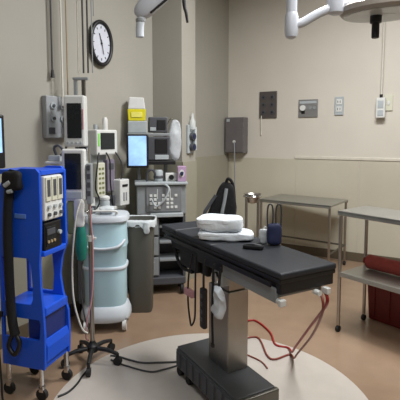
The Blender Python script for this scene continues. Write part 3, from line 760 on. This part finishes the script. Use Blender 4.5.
# ------------------------------------------------------------------ surgical lights
def lamp_head(t, c, r, mx):
    prof = [(.02,.075),(.08,.072),(r*.8,.055),(r,.02),(r,-.005),(r*.94,-.02),(r*.5,-.024),(.02,-.024)]
    h = MB().lathe(prof, n=48, mx=mx).obj('lamp_head', M_lampg, t)
    MB().lathe([(r*.9,-.026),(r*.9,-.021),(r*.2,-.020),(r*.2,-.027)], n=48, mx=mx).obj('lens', M_clear, h)
t = thing('surgical_light', 'ceiling mounted surgical light with white jointed arm at top right', 'surgical light', (1.758,-2.735,ZC), 0)
z0 = -ZC
MB().cyl((0,0,2.00+z0),(0,0,0),.028,n=20).obj('ceiling_post', M_lampw, t)
MB().cyl((0,0,-.03),(0,0,0),.09,n=24).obj('ceiling_flange', M_lampw, t)
MB().lathe([(.012,1.915),(.03,1.925),(.036,1.95),(.036,2.03),(.03,2.05)], n=24, mx=Matrix.Translation((0,0,z0))).obj('elbow', M_lampw, t)
e1 = (.200,.119,2.085+z0)
MB().tube([(.0,.0,1.985+z0),(.05,.03,2.0+z0),(.12,.07,2.045+z0),e1], .024, smoothpath=5, n=14).obj('spring_arm', M_lampw, t)
MB().lathe([(.02,2.04),(.042,2.05),(.046,2.07),(.046,2.13),(.02,2.15)], n=22, mx=Matrix.Translation((e1[0],e1[1],z0))).obj('arm_joint', M_lampw, t)
MB().tube([e1,(.26,.15,2.10+z0),(.34,.20,2.14+z0),(.42,.25,2.12+z0)], .022, smoothpath=5, n=12).obj('yoke', M_lampw, t)
mx = Matrix.Translation((.43,.255,2.065+z0)) @ Matrix.Rotation(R(4),4,'X')
lamp_head(t, None, .235, mx)
MB().lathe([(.016,-.205),(.02,-.20),(.02,-.13),(.03,-.125),(.03,-.07),(.022,-.06),(.03,-.02)], n=20, mx=Matrix.Translation((.385,.23,2.125+z0))).obj('sterile_handle', M_black, t)

t = thing('camera_light', 'white ceiling arm with angled grip handle above the left wall clock', 'surgical light', (1.20,-3.06,ZC), 0)
# main shaft from the ceiling with a slanting white head
MB().cyl((0,0,2.19+z0),(0,0,0),.028,n=20).obj('ceiling_post', M_lampw, t)
MB().cyl((0,0,-.03),(0,0,0),.09,n=24).obj('ceiling_flange', M_lampw, t)
MB().soft((0,0,0),(.26,.085,.10),1,.0,1,10,3,mx=Matrix.Translation((-.07,-.042,2.12+z0)) @ Matrix.Rotation(R(30),4,'Z') @ Matrix.Rotation(R(-42),4,'Y')).obj('lamp_head', M_lampw, t)
MB().tube([(-.137,-.084,1.925+z0),(-.138,-.084,1.965+z0),(-.132,-.082,2.01+z0),(-.11,-.07,2.06+z0)], .022, smoothpath=4, n=14).obj('grip_handle', M_neptw, t)
MB().lathe([(.021,2.0),(.025,2.004),(.025,2.018),(.021,2.022)], n=18, c=(-.134,-.083), mx=Matrix.Translation((0,0,z0))).obj('grip_collar', M_grey, t)
MB().tube([(-.075,-.075,2.045+z0),(-.03,-.05,2.085+z0),(.02,-.02,2.13+z0)], .007, n=8).obj('edge_seal', M_black, t)
hh = thing('black_probe', 'black tapered cable end hanging down near top left light arm', 'cable', (1.262,-3.028,ZC), 0)
MB().tube([(0,0,0),(0,0,-.6),(.002,.002,-1.05),(.014,.008,-1.15),(.02,.012,-1.20)], .016, r2=.006, smoothpath=5).obj('cable', M_black, hh)
MB().cyl((0,0,-.02),(0,0,0),.035,n=16).obj('ceiling_rose', M_lampw, hh)

# ------------------------------------------------------------------ cables on the floor
def cord(name, pts, r, m, label, cat='cable'):
    o = MB().tube(pts, r, smoothpath=8, n=8).obj(name, m)
    return tag(o, label, cat)
z = .0075
cord('red_cable', [T(.55,.095,.745),T(.555,.10,.69),(1.94,-2.90,.43),(1.78,-2.62,.17),(1.70,-2.45,.04),(1.64,-2.35,.009),(1.55,-2.345,z),(1.45,-2.19,z),(1.28,-2.06,z),(1.21,-2.14,z)], .007, M_redc, 'bright red cable dropping from table foot end to the floor')
cord('red_cable', [T(.55,.07,.745),T(.56,.075,.67),(1.97,-2.96,.42),(1.81,-2.68,.16),(1.73,-2.50,.03),(1.68,-2.43,.009),(1.62,-2.535,.009),(1.558,-2.513,.009),(1.404,-2.312,.009),(1.30,-2.45,.009)], .006, M_redc2, 'brownish red cable looping across the cream floor disc')
cord('thin_cable', [(1.30,-2.49,.008),(1.42,-2.56,.008),(1.55,-2.60,.008),(1.62,-2.66,.008)], .004, M_redc2, 'thin brown cable curling beside the operating table base')
cord('floor_cable', [(.70,-3.02,z),(.749,-3.005,z),(.916,-2.993,z),(1.022,-2.931,z),(1.14,-2.85,z)], .006, M_hgrey, 'grey floor cable running straight from stand to operating table')
cord('floor_cable', [(.74,-3.06,.008),(.86,-3.068,.008),(1.03,-3.05,.008),(1.09,-2.985,.008),(1.14,-2.90,.008)], .005, M_hgrey, 'lower grey floor cable curving towards the operating table base')
cord('floor_cable', [(.76,-3.50,z),(.775,-3.44,z),(.757,-3.36,z),(.725,-3.29,z),(.69,-3.20,z),(.66,-3.17,z)], .006, M_black, 'black floor cable curling between blue tower and stand wheels')

# ------------------------------------------------------------------ light
def area(name, loc, sx, sy, e, col=(1,.995,.985), rot=(0,0,0), spread=180):
    l = bpy.data.lights.new(name, 'AREA'); l.shape = 'RECTANGLE'; l.size = sx; l.size_y = sy
    l.energy = e; l.color = col; l.spread = R(spread)
    o = bpy.data.objects.new(name, l); COL.objects.link(o); o.location = loc; o.rotation_euler = rot
    return o
area('ceiling_troffer', (2.1,-2.1,ZC-.02), 1.0, .5, 98)
area('ceiling_troffer', (2.7,-3.2,ZC-.02), .6, 1.0, 42)
area('ceiling_troffer', (2.6,-4.9,ZC-.02), .9, .6, 32)
w = bpy.data.worlds.new('world'); SC.world = w; w.use_nodes = True
w.node_tree.nodes['Background'].inputs[0].default_value = (.9,.9,1,1)
w.node_tree.nodes['Background'].inputs[1].default_value = .02

# ------------------------------------------------------------------ camera
cam = bpy.data.cameras.new('camera'); co = bpy.data.objects.new('camera', cam); COL.objects.link(co)
cam.sensor_width = 36; cam.lens = 36*440/400; cam.shift_y = (174.495-200)/400
cam.clip_start = .05
co.location = (2.557,-5.05,1.4); co.rotation_euler = (R(85),0,R(30.5))
SC.camera = co
vs = SC.view_settings
vs.view_transform = 'Standard'; vs.look = 'None'; vs.gamma = 1; vs.use_curve_mapping = False
vs.exposure = 0
